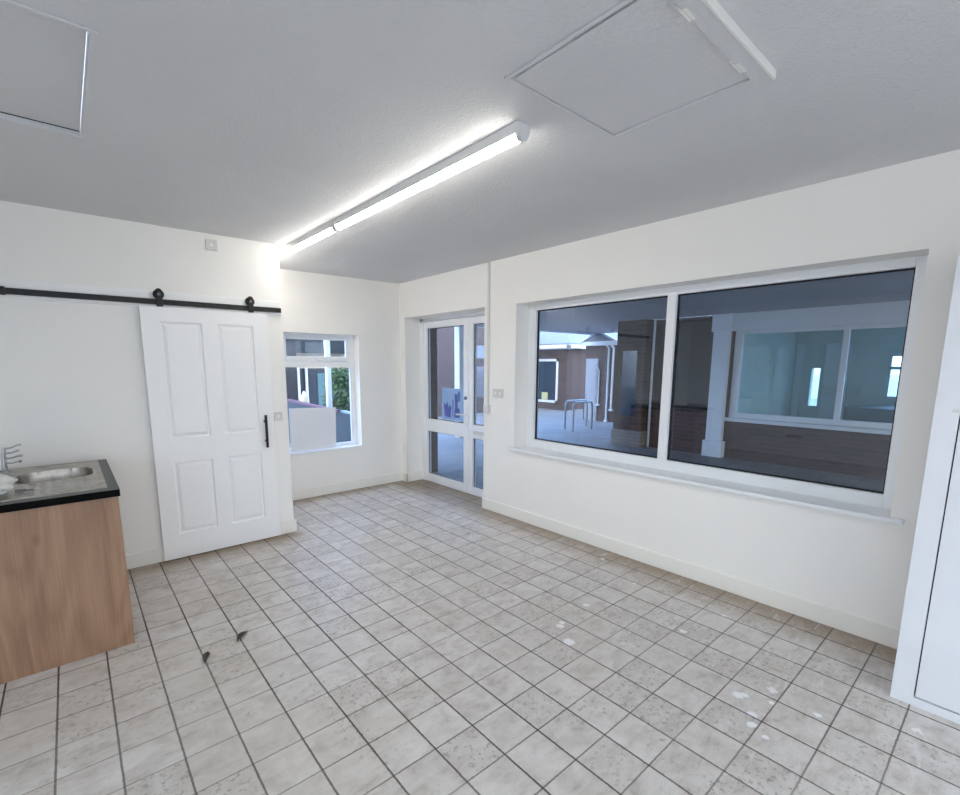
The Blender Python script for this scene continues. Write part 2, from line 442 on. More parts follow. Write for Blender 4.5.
# ------------------------------------------------------------------ window_1 (large shop window)
w = struct(thing('window_1', '', '', (0.2, (WY0 + WY1) / 2, WZ0)), 'large two-pane white shop window with deep sill', 'window')
FX0, FX1 = 0.175, 0.245
gy = (-4.850, -3.546, -3.478, -2.165); gz = (0.812, 2.082)
m = MB()
m.box(FX0, FX1, gy[3], WY1, WZ0, WZ1, 0.006).box(FX0, FX1, WY0, gy[0], WZ0, WZ1, 0.006)
m.box(FX0, FX1, gy[0] - 0.002, gy[3] + 0.002, WZ0, gz[0], 0.006).box(FX0, FX1, gy[0] - 0.002, gy[3] + 0.002, gz[1], WZ1, 0.006)
m.build('frame', M['upvc'], w)
MB().box(FX0 - 0.002, FX1, gy[1], gy[2], gz[0] - 0.004, gz[1] + 0.004, 0.006).build('mullion', M['upvc'], w)
m = MB()
for a, b in ((gy[0], gy[1]), (gy[2], gy[3])):
    q = 0.008
    for bx in ((a, a + q, gz[0], gz[1]), (b - q, b, gz[0], gz[1]), (a, b, gz[0], gz[0] + q), (a, b, gz[1] - q, gz[1])):
        m.box(FX0 + 0.03, FX0 + 0.05, *bx)
m.build('gasket', M['rubber'], w)
MB().box(0.221, 0.227, gy[0] + 0.001, gy[1] - 0.001, gz[0] + 0.001, gz[1] - 0.001).build('pane', M['glass'], w)
MB().box(0.221, 0.227, gy[2] + 0.001, gy[3] - 0.001, gz[0] + 0.001, gz[1] - 0.001).build('pane', M['glass'], w)
m = MB(); m.box(-0.04, FX0, WY0 - 0.06, WY1 + 0.055, WZ0 - 0.022, WZ0 + 0.008, 0.008, 3)
m.build('sill', M['upvc'], w)

# ------------------------------------------------------------------ window_2 (small window)
w = struct(thing('window_2', '', '', ((SX0 + SX1) / 2, 0.15, SZ0)), 'small white framed window with top fanlight and sill', 'window')
FY0, FY1 = 0.125, 0.156
m = MB()
gx0, gx1 = -1.475, -0.668
lo0, lo1, up0, up1 = 0.592, 1.528, 1.592, 1.905
m.box(SX0, gx0, FY0, FY1, SZ0, SZ1, 0.005).box(gx1, SX1, FY0, FY1, SZ0, SZ1, 0.005)
m.box(gx0 - 0.002, gx1 + 0.002, FY0, FY1, SZ0, lo0, 0.005).box(gx0 - 0.002, gx1 + 0.002, FY0, FY1, up1 - 0.02, SZ1, 0.005)
m.box(gx0 - 0.002, gx1 + 0.002, FY0 - 0.003, FY1, lo1, up0, 0.005)
m.build('frame', M['upvc'], w)
m = MB()
m.box(gx0, gx0 + 0.03, FY0 - 0.008, FY1 - 0.003, up0, up1 - 0.02, 0.004).box(gx1 - 0.045, gx1, FY0 - 0.008, FY1 - 0.003, up0, up1 - 0.02, 0.004)
m.box(gx0 + 0.03, gx1 - 0.045, FY0 - 0.007, FY1 - 0.003, up0, 1.655, 0.004).box(gx0 + 0.03, gx1 - 0.045, FY0 - 0.007, FY1 - 0.003, 1.848, up1 - 0.02, 0.004)
sash = m.build('fanlight', M['upvc'], w)
MB().box(gx0 + 0.03, gx1 - 0.045, 0.139, 0.145, 1.655, 1.848).build('pane', M['glassclear'], sash)
MB().box(-1.09, -1.0, 0.105, 0.122, 1.605, 1.622, 0.004).build('latch', M['upvc'], sash)
MB().box(gx0, gx1, 0.139, 0.145, lo0, lo1).build('pane', M['glassclear'], w)
MB().box(SX0, SX1, -0.012, FY0, SZ0 - 0.022, SZ0 + 0.004, 0.004).build('sill', M['upvc'], w)

m = MB()
m.poly([(-1.478, 0.045, 0.556), (-0.925, 0.045, 0.556), (-0.880, 0.116, 1.04), (-1.450, 0.116, 1.06)], (0, 0.012, 0))
tag(m.build('white_board', M['board']), 'plain white board standing on the sill against the small window glass', 'board')

# ------------------------------------------------------------------ door_1 (glazed entrance door)
d = struct(thing('door_1', '', '', (0.27, (DY0 + DY1) / 2, 0)), 'white glazed entrance door with narrow side leaf in deep recess', 'door')
X0, X1 = 0.235, 0.305
m = MB()
m.box(X0, X1, -0.195, DY1, 0, DZ1, 0.005).box(X0, X1, DY0, DY0 + 0.055, 0, DZ1, 0.005).box(X0, X1, DY0, DY1, 2.105, DZ1, 0.005)
m.box(X0 + 0.01, X1, DY0, DY1, 0, 0.02, 0.004)
m.build('frame', M['upvc'], d)
def leaf(name, y0, y1, g0, g1, zz):
    m = MB(); a, b = X0 + 0.004, X1 - 0.006
    m.box(a, b, y0, g0, 0.022, 2.103, 0.004).box(a, b, g1, y1, 0.022, 2.103, 0.004)
    zs = [0.022] + list(zz) + [2.103]
    for k in range(0, len(zs), 2):
        m.box(a, b, g0 - 0.001, g1 + 0.001, zs[k], zs[k + 1], 0.004)
    o = m.build(name, M['upvc'], d)
    for k in range(1, len(zs) - 1, 2):
        MB().box(0.268, 0.274, g0, g1, zs[k], zs[k + 1]).build('pane', M['glass'], o)
        q = 0.007; mm = MB()
        for bx in ((g0, g0 + q, zs[k], zs[k + 1]), (g1 - q, g1, zs[k], zs[k + 1]), (g0, g1, zs[k], zs[k] + q), (g0, g1, zs[k + 1] - q, zs[k + 1])):
            mm.box(0.262, 0.268, *bx)
        mm.build('gasket', M['rubber'], o)
    return o
lf = leaf('door_leaf', -1.088, -0.197, -1.000, -0.262, (0.112, 0.690, 0.855, 2.018))
sl = leaf('side_leaf', -1.563, -1.094, -1.500, -1.168, (0.100, 0.695, 0.858, 2.02))
m = MB(); m.box(X0 - 0.008, X0 + 0.004, -1.060, -1.030, 0.80, 1.06, 0.004)
m.tube([(X0 - 0.004, -1.045, 0.97), (X0 - 0.05, -1.045, 0.97), (X0 - 0.055, -1.03, 0.97), (X0 - 0.055, -0.93, 0.965)], 0.010, 10)
m.build('handle', M['upvc'], lf, True)
m = MB(); m.cyl((X0 - 0.012, -1.047, 1.165), (X0 + 0.006, -1.047, 1.165), 0.020, 16)
m.build('lock', M['brass'], lf, True)
m = MB(); m.box(X0 - 0.008, X0 + 0.004, -1.50, -1.13, 0.735, 0.805, 0.004)
lp = m.build('letter_plate', M['upvc'], sl)
MB().box(X0 - 0.010, X0 - 0.007, -1.44, -1.19, 0.748, 0.79).build('flap', M['plate'], lp)

# poster on the door glass
po = thing('poster', 'pale blue poster with violet-blue picture on the entrance door glass', 'poster', (0.2665, -0.755, 0.872))
m = MB(); m.poly([(0.2665, -0.545, 0.872), (0.2665, -0.955, 0.872), (0.2665, -0.968, 1.268), (0.2665, -0.545, 1.268)], (0.0012, 0, 0))
m.build('sheet', M['paper'], po)
def splat(pts): return [(0.2662, y, z) for y, z in pts]
m = MB()
m.poly(splat([(-0.60, 0.91), (-0.72, 0.90), (-0.735, 1.03), (-0.70, 1.06), (-0.675, 1.02), (-0.655, 1.10), (-0.62, 1.05), (-0.585, 1.09)]), (-0.001, 0, 0))
m.poly(splat([(-0.76, 0.91), (-0.77, 0.91), (-0.775, 1.12), (-0.76, 1.13)]), (-0.001, 0, 0))
m.poly(splat([(-0.79, 0.91), (-0.90, 0.91), (-0.895, 1.02), (-0.86, 1.03), (-0.85, 1.2), (-0.80, 1.2), (-0.81, 1.05)]), (-0.001, 0, 0))
m.build('print', M['ink'], po)
m = MB(); m.poly(splat([(-0.855, 1.10), (-0.905, 1.12), (-0.91, 1.22), (-0.87, 1.24), (-0.855, 1.20)]), (-0.0008, 0, 0))
m.build('print', M['ink2'], po)

# ------------------------------------------------------------------ barn door, rail
dx0, dx1, dz1 = -2.933, -2.021, 1.99
yF, yK = -1.071, -1.033                       # front / back of the leaf
bd = thing('sliding_door', 'white four-panel sliding door hanging from the black rail', 'door', ((dx0 + dx1) / 2, yF, 0.012))
px = ((-2.812, -2.530), (-2.420, -2.143)); pz = ((0.209, 0.795), (0.986, 1.882))
m = MB()
xs = [dx0, px[0][0], px[0][1], px[1][0], px[1][1], dx1]; zs = [0.012, pz[0][0], pz[0][1], pz[1][0], pz[1][1], dz1]
for i in range(5):
    for j in range(5):
        if i in (1, 3) and j in (1, 3):
            continue
        m.box(xs[i], xs[i + 1], yF, yK, zs[j], zs[j + 1])
for a, b in px:                                # moulded recess slopes and raised fields
    for c, e in pz:
        r = [(a, c), (b, c), (b, e), (a, e)]
        def ring(o_, y_): return [m.bm.verts.new((x, y_, z)) for x, z in ((a + o_, c + o_), (b - o_, c + o_), (b - o_, e - o_), (a + o_, e - o_))]
        R = [ring(0, yF), ring(0.005, yF + 0.018), ring(0.014, yF + 0.020), ring(0.034, yF + 0.004), ring(0.038, yF + 0.002)]
        for q in range(len(R) - 1):
            for k in range(4):
                m.bm.faces.new([R[q][k], R[q][(k + 1) % 4], R[q + 1][(k + 1) % 4], R[q + 1][k]])
        m.bm.faces.new(R[-1])
m.build('door_panel', M['doorwhite'], bd)
m = MB(); hx = -2.098
m.box(hx - 0.011, hx + 0.011, yF - 0.045, yF - 0.033, 0.842, 1.128, 0.004)
for z in (0.90, 1.07): m.cyl((hx, yF - 0.036, z), (hx, yF, z), 0.010, 12)
m.build('pull_handle', M['black'], bd, True)
RZ = 2.025
for hx in (-2.802, -2.152):
    m = MB()
    m.cyl((hx, yF + 0.004, RZ + 0.055), (hx, yF + 0.022, RZ + 0.055), 0.036, 28)
    wh = m.build('roller_wheel', M['black'], bd, True)
    m = MB(); m.box(hx - 0.022, hx + 0.022, yF - 0.008, yF - 0.001, 1.990, RZ + 0.075, 0.003)
    m.cyl((hx, yF - 0.008, RZ + 0.075), (hx, yF - 0.001, RZ + 0.075), 0.022, 20)
    hg = m.build('hanger_strap', M['black'], bd, True)
    m = MB(); m.cyl((hx, yF - 0.018, RZ + 0.055), (hx, yF + 0.006, RZ + 0.055), 0.011, 8)
    m.build('bolt', M['chrome'] if False else M['brass'], hg, True)

rl = thing('door_rail', 'long black flat rail above the sliding door on a white backing board', 'rail', (-2.77, -1.06, RZ))
MB().box(-3.95, -1.897, yF + 0.006, yF + 0.014, RZ - 0.020, RZ + 0.020, 0.002).build('track', M['black'], rl)
MB().box(-4.05, -1.886, YB - 0.018, YB, 1.985, 2.105, 0.004).build('backing_board', M['doorwhite'], rl)
for sx in (-3.665, -1.93):
    m = MB(); m.box(sx - 0.028, sx + 0.028, yF - 0.012, yF + 0.02, RZ - 0.026, RZ + 0.026, 0.003)
    if sx < -3: m.build('end_stop', M['black'], rl)
for sx in (-3.5, -3.1, -2.47, -2.03):
    m = MB(); m.cyl((sx, yF + 0.014, RZ), (sx, YB - 0.018, RZ), 0.011, 12)
    m.cyl((sx, yF - 0.002, RZ), (sx, yF + 0.006, RZ), 0.010, 6)
    m.build('standoff', M['black'], rl, True)

# ------------------------------------------------------------------ small wall fittings
def plate(name, label, cat, axis, c, w_, h_, kind):
    o = thing(name, label, cat, c)
    m = MB()
    x, y, z = c
    if axis == 'y': m.box(x - w_ / 2, x + w_ / 2, y - 0.010, y, z - h_ / 2, z + h_ / 2, 0.003)
    else: m.box(x - 0.010, x, y - w_ / 2, y + w_ / 2, z - h_ / 2, z + h_ / 2, 0.003)
    m.build('faceplate', M['plate'], o)
    m = MB()
    if kind == 'switch':
        m.box(x - 0.010, x + 0.010, y - 0.0135, y - 0.009, z - 0.014, z + 0.014, 0.002); m.build('rocker', M['trim'], o)
    elif kind == 'double':
        for dy in (-0.035, 0.035):
            MB().box(x - 0.0135, x - 0.009, y + dy - 0.012, y + dy + 0.012, z - 0.014, z + 0.014, 0.002).build('rocker', M['trim'], o)
    else:
        m.cyl((x, y - 0.011, z), (x, y - 0.009, z), 0.012, 12); m.build('cover_cap', M['trim'], o)
    return o
plate('blank_plate', 'small grey square blank plate high on the wall near the ceiling', 'wall plate', 'y', (-2.405, YB, 2.498), 0.082, 0.082, 'blank')
plate('light_switch', 'single light switch plate beside the sliding door edge', 'switch', 'y', (-1.962, YB, 1.10), 0.072, 0.082, 'switch')
plate('light_switch', 'wide double switch plate between entrance door and large window', 'switch', 'x', (0, -1.838, 1.268), 0.146, 0.09, 'double')
tr = thing('cable_trunking', 'thin white cable trunking running from ceiling down to a small box', 'trunking', (0, -1.69, 1.06))
MB().box(-0.018, 0, -1.704, -1.680, 1.14, H, 0.002).build('conduit', M['plate'], tr)
MB().box(-0.036, 0, -1.726, -1.648, 1.05, 1.145, 0.005).build('junction_box', M['plate'], tr)

# ------------------------------------------------------------------ strip lights
def batten(y0, y1, label):
    o = thing('strip_light', label, 'strip light', (-1.785, (y0 + y1) / 2, H), 'strip lights on the ceiling')
    x = -1.785; L = y1 - y0
    m = MB(); m.poly([(x - 0.037, y0, H), (x + 0.037, y0, H), (x + 0.027, y0, H - 0.038), (x - 0.027, y0, H - 0.038)], (0, L, 0))
    m.build('housing', M['metal'], o)
    prof = [(x + 0.0235 * math.cos(q), H - 0.043 + 0.022 * math.sin(q)) for q in [PI + PI * k / 16 for k in range(17)]] + [(x + 0.0232, H - 0.0385), (x - 0.0232, H - 0.0385)]
    m = MB(); m.poly([(a, y0 + 0.022, b) for a, b in prof], (0, L - 0.044, 0)); m.build('diffuser', M['tube'], o)
    for a, b in ((y0 - 0.004, y0 + 0.02), (y1 - 0.02, y1 + 0.004)):
        m = MB(); m.poly([(x - 0.041, a, H - 0.001), (x + 0.041, a, H - 0.001), (x + 0.030, a, H - 0.046), (x + 0.016, a, H - 0.068), (x - 0.016, a, H - 0.068), (x - 0.030, a, H - 0.046)], (0, b - a, 0))
        m.build('end_cap', M['metal'], o)
    return o
batten(-3.79, -1.985, 'long lit ceiling strip light whose end points at the big hatch')
batten(-1.971, -0.2, 'lit ceiling strip light running past the wall corner above the sliding door')
batten(-7.4, -5.7, 'lit ceiling strip light behind the camera position')

# ------------------------------------------------------------------ ceiling hatches
h = thing('ceiling_hatch', 'flat white ceiling hatch with two hinges on a thick batten', 'hatch', (-1.74, -4.28, H))
MB().box(-2.055, -1.415, -4.540, -3.995, H - 0.007, H, 0.001).build('hatch_panel', M['ceiling'], h)
m = MB()
m.box(-2.080, -2.068, -4.545, -3.97, H - 0.010, H, 0.003).box(-1.404, -1.388, -4.545, -3.97, H - 0.010, H, 0.003).box(-2.085, -1.388, -3.984, -3.968, H - 0.010, H, 0.003)
m.build('bead', M['ceiling'], h)
for gx in ((-2.065, -2.058, -4.512, -4.25), (-2.065, -2.058, -4.05, -3.986), (-2.06, -1.405, -4.5465, -4.5405)):
    MB().box(*gx, H - 0.0015, H).build('gap', M['gap'], h)  # solid dark strips paint the shade in the panel's open seams
MB().box(-2.16, -1.378, -4.602, -4.547, H - 0.024, H, 0.002).build('hinge_batten', M['ceiling'], h)
MB().box(-2.16, -1.376, -4.612, -4.6025, H - 0.028, H, 0.002).build('edge_strip', M['trim'], h)  # whiter strip puts the lit side of the batten into colour
for x in (-1.92, -1.535):
    m = MB(); m.box(x - 0.032, x + 0.032, -4.562, -4.550, H - 0.0265, H - 0.024, 0.001)
    m.box(x - 0.032, x + 0.032, -4.540, -4.530, H - 0.0095, H - 0.007, 0.001)
    m.cyl((x - 0.032, -4.5435, H - 0.022), (x + 0.032, -4.5435, H - 0.022), 0.004, 10)
    m.build('hinge', M['trim'], h)
h2 = thing('ceiling_hatch', 'recessed ceiling hatch above the sink and sliding door wall', 'hatch', ((HX0 + HX1) / 2, (HY0 + HY1) / 2, H))
MB().box(HX0 + 0.004, HX1 - 0.004, HY0 + 0.004, HY1 - 0.004, H + 0.022, H + 0.042).build('hatch_panel', M['ceiling'], h2)
m = MB()
m.box(HX0 - 0.02, HX1 + 0.02, HY0 - 0.016, HY0, H - 0.006, H, 0.003).box(HX1, HX1 + 0.014, HY0, HY1, H - 0.003, H, 0.001)
m.build('bead', M['ceiling'], h2)
MB().box(HX0 + 0.005, HX1 - 0.005, HY1 - 0.012, HY1 - 0.005, H + 0.020, H + 0.0219).build('gap', M['gap'], h2)  # dark strip paints the shade at the far edge of the recess

# ------------------------------------------------------------------ sink unit
cx0, cx1, cy0, cy1 = -3.835, -3.242, -2.23, -1.19
cab = thing('sink_cabinet', 'light oak sink base cabinet standing against the white wall', 'cabinet', ((cx0 + cx1) / 2, -1.72, 0))
MB().box(cx0, cx1, cy0, cy0 + 0.018, 0.0, 0.861, 0.001).build('end_panel', M['wood'], cab)
MB().box(cx0, cx1 - 0.02, cy0 + 0.0185, cy1, 0.12, 0.700).build('carcass', M['wood'], cab)
MB().box(cx0 + 0.02, cx1 - 0.06, cy0 + 0.0185, cy1, 0.0, 0.119).build('plinth', M['wood'], cab)
for a, b in ((cy0 + 0.022, -1.713), (-1.709, cy1)):
    o = MB().box(cx1 - 0.019, cx1 + 0.002, a, b, 0.125, 0.715, 0.002).build('door', M['wood'], cab)
    mm = MB(); yy = b - 0.06 if b < -1.6 else a + 0.06
    mm.tube([(cx1, yy, 0.58), (cx1 + 0.008, yy, 0.58), (cx1 + 0.008, yy, 0.66), (cx1, yy, 0.66)], 0.004, 8); mm.build('handle', M['chrome'], o, True)
    MB().box(cx1 - 0.019, cx1, a, b, 0.722, 0.858, 0.002).build('drawer_front', M['wood'], cab)
# worktop with a cut-out
sx0, sx1, sy0, sy1 = -3.782, -3.282, -2.172, -1.222
wt = thing('worktop', 'grey speckled worktop with black front edge on the oak cabinet', 'worktop', (-3.53, -1.72, 0.862))
m = MB()
grid_boxes(m, (-3.842, -3.236), (-2.246, -1.19), 0, 0, [(sx0 + 0.02, sx1 - 0.02, sy0 + 0.02, sy1 - 0.02)], lambda b, a0, a1, b0, b1: b.box(a0, a1, b0, b1, 0.862, 0.900))
m.build('slab', M['worktop'], wt)
MB().box(-3.842, -3.235, -2.250, -2.2465, 0.862, 0.8995, 0.001).build('edge_strip', M['edge'], wt)
MB().box(-3.2355, -3.2335, -2.2465, -1.19, 0.862, 0.8995).build('edge_strip', M['edge'], wt)
# sink: one pressed steel sheet
sk = thing('kitchen_sink', 'stained stainless steel sink with drainer set in the grey worktop', 'sink', (-3.53, -1.7, 0.905))
bcx, bcy, bax, bay = -3.505, -1.60, 0.180, 0.175          # bowl
def sink_z(x, y):
    z = 0.9045
    u, v = abs((x - bcx) / bax), abs((y - bcy) / bay)
    r = (u ** 4 + v ** 4) ** 0.25
    if r < 1.0: z -= 0.15 * min(1.0, ((1.0 - r) / 0.16)) ** 0.7 if r < 1 else 0
    e = min(x - sx0, sx1 - x, y - sy0, sy1 - y)
    if e > 0.018: z -= 0.003 * min(1, (e - 0.018) / 0.006)
    if r > 1.08 and y < bcy - bay - 0.03 and e > 0.05:     # drainer grooves run front to back
        z += 0.0035 * math.sin((x - sx0) * 2 * PI / 0.047)
    return z
m = MB(); nx, ny = 120, 190
vs = [[m.bm.verts.new((sx0 + (sx1 - sx0) * i / nx, sy0 + (sy1 - sy0) * j / ny, sink_z(sx0 + (sx1 - sx0) * i / nx, sy0 + (sy1 - sy0) * j / ny))) for j in range(ny + 1)] for i in range(nx + 1)]
for i in range(nx):
    for j in range(ny): m.bm.faces.new([vs[i][j], vs[i + 1][j], vs[i + 1][j + 1], vs[i][j + 1]])
bnd = [e for e in m.bm.edges if len(e.link_faces) == 1]
ex = bmesh.ops.extrude_edge_only(m.bm, edges=bnd)
for v in [g for g in ex['geom'] if isinstance(g, bmesh.types.BMVert)]: v.co.z = 0.900
m.build('basin', M['steel'], sk, True)
m = MB(); m.cyl((bcx, bcy, 0.752), (bcx, bcy, 0.7555), 0.035, 20); m.build('drain', M['chrome'], sk, True)
# tap
tx, ty = -3.742, -1.275
tp = thing('mixer_tap', 'chrome mixer tap with slim arms behind the steel sink bowl', 'tap', (tx, ty, 0.902))
m = MB()
m.tube([(tx, ty, 0.9015), (tx, ty, 0.912), (tx, ty, 0.916)], [0.028, 0.028, 0.018], 20)
m.tube([(tx, ty, 0.912), (tx + 0.002, ty, 1.0), (tx + 0.01, ty - 0.002, 1.05)], [0.014, 0.012, 0.010], 16)
m.build('body', M['chrome'], tp, True)
for k, (z, ln, dy) in enumerate(((1.045, 0.085, 0.03), (1.015, 0.075, -0.02), (0.985, 0.09, -0.05), (0.955, 0.08, -0.09))):
    m = MB()
    m.tube([(tx + 0.004, ty, z - 0.003), (tx + 0.04, ty + dy * 0.4, z), (tx + 0.07, ty + dy * 0.8, z + 0.012), (tx + ln, ty + dy, z + 0.014)], [0.006, 0.005, 0.005, 0.008], 10)
    m.build('arm', M['chrome'], tp, True)
# bag on the drainer
m = MB(); bmesh.ops.create_icosphere(m.bm, subdivisions=5, radius=1.0)
for v in m.bm.verts:
    n = v.co.normalized()
    k = 1 + 0.22 * noise.noise(n * 2.1) + 0.16 * noise.noise(n * 4.5 + Vector((3, 1, 7))) + 0.07 * noise.noise(n * 10) + 0.05 * abs(noise.noise(n * 6))
    p = Vector((n.x * 0.125, n.y * 0.135, n.z * 0.065)) * k
    v.co = Vector((-3.79 + p.x, -2.005 + p.y, max(0.9075, 0.955 + p.z)))
tag(m.build('plastic_bag', M['bag'], None, True), 'crumpled white plastic bag lying on the sink drainer', 'bag')
m = MB()
m.tube([(-3.655, -1.985, 0.911), (-3.632, -2.0, 0.912), (-3.615, -1.99, 0.911)], 0.005, 8)
m.tube([(-3.622, -2.02, 0.911), (-3.598, -2.03, 0.914), (-3.588, -2.015, 0.911), (-3.596, -2.005, 0.911)], 0.0045, 8)
m.cyl((-3.645, -2.02, 0.907), (-3.645, -2.02, 0.914), 0.012, 14)
tag(m.build('metal_fitting', M['brass'], None, True), 'small twisted grey metal bits beside the white bag on the drainer', 'fitting')

# dry leaves on the floor
def dry_leaf(x, y, rz, label):
    m = MB(); c, q = math.cos(rz), math.sin(rz)
    def P(a, b, z): return (x + a * c - b * q, y + a * q + b * c, z)
    rows = []
    for i in range(7):
        t = i / 6; w_ = 0.016 * math.sin(PI * min(1, t * 1.02)) ** 0.7 + 0.0015
        a = -0.045 + 0.09 * t; zc = 0.004 + 0.008 * math.sin(PI * t)
        rows.append([m.bm.verts.new(P(a, -w_, zc + 0.008)), m.bm.verts.new(P(a, 0, zc - 0.003)), m.bm.verts.new(P(a, w_, zc + 0.010))])
    for i in range(6):
        for k in range(2): m.bm.faces.new([rows[i][k], rows[i][k + 1], rows[i + 1][k + 1], rows[i + 1][k]])
    m.tube([P(0.045, 0, 0.003), P(0.062, 0.003, 0.003)], 0.0015, 6)
    o = m.build('dry_leaf', M['leafdry'], None, True)
    return tag(o, label, 'leaf', 'dry leaves on the floor tiles')
dry_leaf(-2.764, -2.564, 0.75, 'small dark dry leaf lying out in the middle of the open floor')
dry_leaf(-2.966, -2.652, 1.2, 'small dark dry leaf lying closer to the oak sink cabinet')

# ------------------------------------------------------------------ tall cupboard
kx, ky = -0.54, -5.064
cb = thing('tall_cupboard', 'tall white built-in cupboard next to the large window', 'cupboard', (kx / 2, -5.6, 0))
m = MB()
yE = -6.40; dz = ((0.045, 1.352), (1.40, 2.02))
# front frame with door openings, sides and top
grid_boxes(m, (yE, ky), (0, 2.10), 0, 0, [(-5.70, -5.141, 0.040, 1.357), (-6.33, -5.77, 0.040, 1.357), (-5.70, -5.141, 1.395, 2.03), (-6.33, -5.77, 1.395, 2.03)],
           lambda b, a0, a1, b0, b1: b.box(kx, kx + 0.03, a0, a1, b0, b1))
m.box(kx + 0.03, -0.001, ky - 0.02, ky, 0, 2.10).box(kx + 0.03, -0.001, yE, yE + 0.02, 0, 2.10).box(kx + 0.03, -0.001, yE + 0.02, ky - 0.02, 2.08, 2.10)
m.build('carcass', M['closet'], cb)
MB().box(kx + 0.028, kx + 0.034, -6.34, -5.13, 0.03, 2.05).build('door_gap_shade', M['gap'], cb)  # dark sheet behind the doors paints the shade in their gaps
for a, b in ((-5.695, -5.1455), (-6.325, -5.775)):
    for z0, z1 in ((0.046, 1.352), (1.40, 2.025)):
        dd = MB().box(kx + 0.002, kx + 0.022, a, b, z0, z1, 0.002).build('door', M['closet'], cb)
        kk = MB(); yy = b - 0.05 if b < -5.5 else a + 0.05
        kk.cyl((kx + 0.003, yy, z0 + 0.3), (kx - 0.022, yy, z0 + 0.3), 0.012, 14); kk.build('knob', M['chrome'], dd, True)
MB().box(kx - 0.006, kx + 0.001, -5.20, -5.12, 1.362, 1.374, 0.002).build('catch', M['plate'], cb)

# windows behind the camera (the daylight on this side of the room)
w = struct(thing('window_3', '', '', (XL, -6.05, 0.3)), 'tall side window behind the camera position', 'window')
m = MB()
for a, b in ((-7.7, -7.64), (-6.08, -6.02), (-4.46, -4.4)): m.box(XL - 0.08, XL - 0.02, a, b, 0.3, 2.3)
m.box(XL - 0.08, XL - 0.02, -7.64, -4.46, 0.3, 0.36).box(XL - 0.08, XL - 0.02, -7.64, -4.46, 2.24, 2.3)
m.build('frame', M['upvc'], w)
for a, b in ((-7.64, -6.08), (-6.02, -4.46)): MB().box(XL - 0.053, XL - 0.047, a, b, 0.36, 2.24).build('pane', M['glass'], w)
w = struct(thing('window_4', '', '', (-3.1, YF, 0.3)), 'wide shop window behind the camera position', 'window')
m = MB()
for a, b in ((-5.0, -4.94), (-3.13, -3.07), (-1.26, -1.2)): m.box(a, b, YF - 0.08, YF - 0.02, 0.3, 2.3)
m.box(-4.94, -1.26, YF - 0.08, YF - 0.02, 0.3, 0.36).box(-4.94, -1.26, YF - 0.08, YF - 0.02, 2.24, 2.3)
m.build('frame', M['upvc'], w)
for a, b in ((-4.94, -3.13), (-3.07, -1.26)): MB().box(a, b, YF - 0.053, YF - 0.047, 0.36, 2.24).build('pane', M['glass'], w)

# ================================================================== outdoors
G = -0.04
struct(MB().box(0.34, 24, -13, 24, G - 0.1, G).box(-12, 0.34, 0.34, 24, G - 0.1, G).build('ground', M['paving']), 'grey paved courtyard outside the windows', 'ground')

cn = thing('canopy', 'painted walkway canopy on square white posts outside the entrance door', 'canopy', (2.8, -3, 2.4))
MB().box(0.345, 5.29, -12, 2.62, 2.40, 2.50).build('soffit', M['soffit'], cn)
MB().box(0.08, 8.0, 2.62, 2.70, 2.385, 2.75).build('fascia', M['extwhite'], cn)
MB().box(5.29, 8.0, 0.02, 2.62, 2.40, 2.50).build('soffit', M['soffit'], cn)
for x, wd in ((0.19, 0.042), (3.235, 0.085)):
    o = MB().box(x - wd, x + wd, 2.66 - wd, 2.66 + wd, G, 2.385, 0.006).build('post', M['extwhite'], cn)

# shop opposite
ox = 5.30
sh = thing('shop_building', 'shop across the covered walkway with white pilaster, brick base and lit interior', 'building', (7, -4.5, G))
WOY0, WOY1, WOZ0, WOZ1 = -5.15, -2.055, 0.66, 2.12
wall_x(ox, ox + 0.22, (-12, -0.02), (G, 2.40), [(WOY0, WOY1, WOZ0, WOZ1), (-1.70, -0.68, 0.80, 2.32)]).build('brick_front', M['brick'], sh)
MB().box(ox + 0.09, ox + 0.13, -1.70, -0.68, 0.80, 2.32).build('dark_shutter', M['darkpanel'], sh)
MB().box(ox - 0.03, ox + 0.09, -1.74, -0.66, 0.765, 0.80, 0.004).build('dark_ledge', M['gap'], sh)
# painted header
MB().box(ox - 0.06, ox, -12, -1.72, 2.115, 2.40, 0.008).build('shop_fascia', M['extwhite'], sh)
m = MB(); m.box(ox - 0.10, ox, -2.035, -1.775, 0.24, 2.14, 0.006).box(ox - 0.14, ox, -2.075, -1.745, G, 0.24, 0.008).box(ox - 0.13, ox, -2.065, -1.75, 2.14, 2.40, 0.010)
m.build('pilaster', M['extwhite'], sh)
fr = MB()
for a, b in ((WOY0, WOY0 + 0.07), (WOY1 - 0.145, WOY1 - 0.03), (-3.60, -3.53)): fr.box(ox + 0.02, ox + 0.10, a, b, WOZ0, WOZ1, 0.004)
for a, b in ((WOY0 + 0.07, -3.60), (-3.53, WOY1 - 0.145)): fr.box(ox + 0.02, ox + 0.10, a, b, WOZ0, WOZ0 + 0.09, 0.004).box(ox + 0.02, ox + 0.10, a, b, WOZ1 - 0.06, WOZ1, 0.004)
fw = fr.build('window_frame', M['extwhite'], sh)
MB().box(ox + 0.058, ox + 0.062, WOY0 + 0.07, -3.60, WOZ0 + 0.09, WOZ1 - 0.06).build('pane', M['glassfar'], fw)
MB().box(ox + 0.058, ox + 0.062, -3.53, WOY1 - 0.145, WOZ0 + 0.09, WOZ1 - 0.06).build('pane', M['glassfar'], fw)
MB().box(ox - 0.05, ox + 0.02, WOY0 - 0.04, WOY1 + 0.04, WOZ0 - 0.06, WOZ0, 0.004).build('window_sill', M['extwhite'], sh)
MB().box(ox - 0.004, ox, -3.17, -2.97, 0.42, 0.47).build('air_brick', M['gap'], sh)
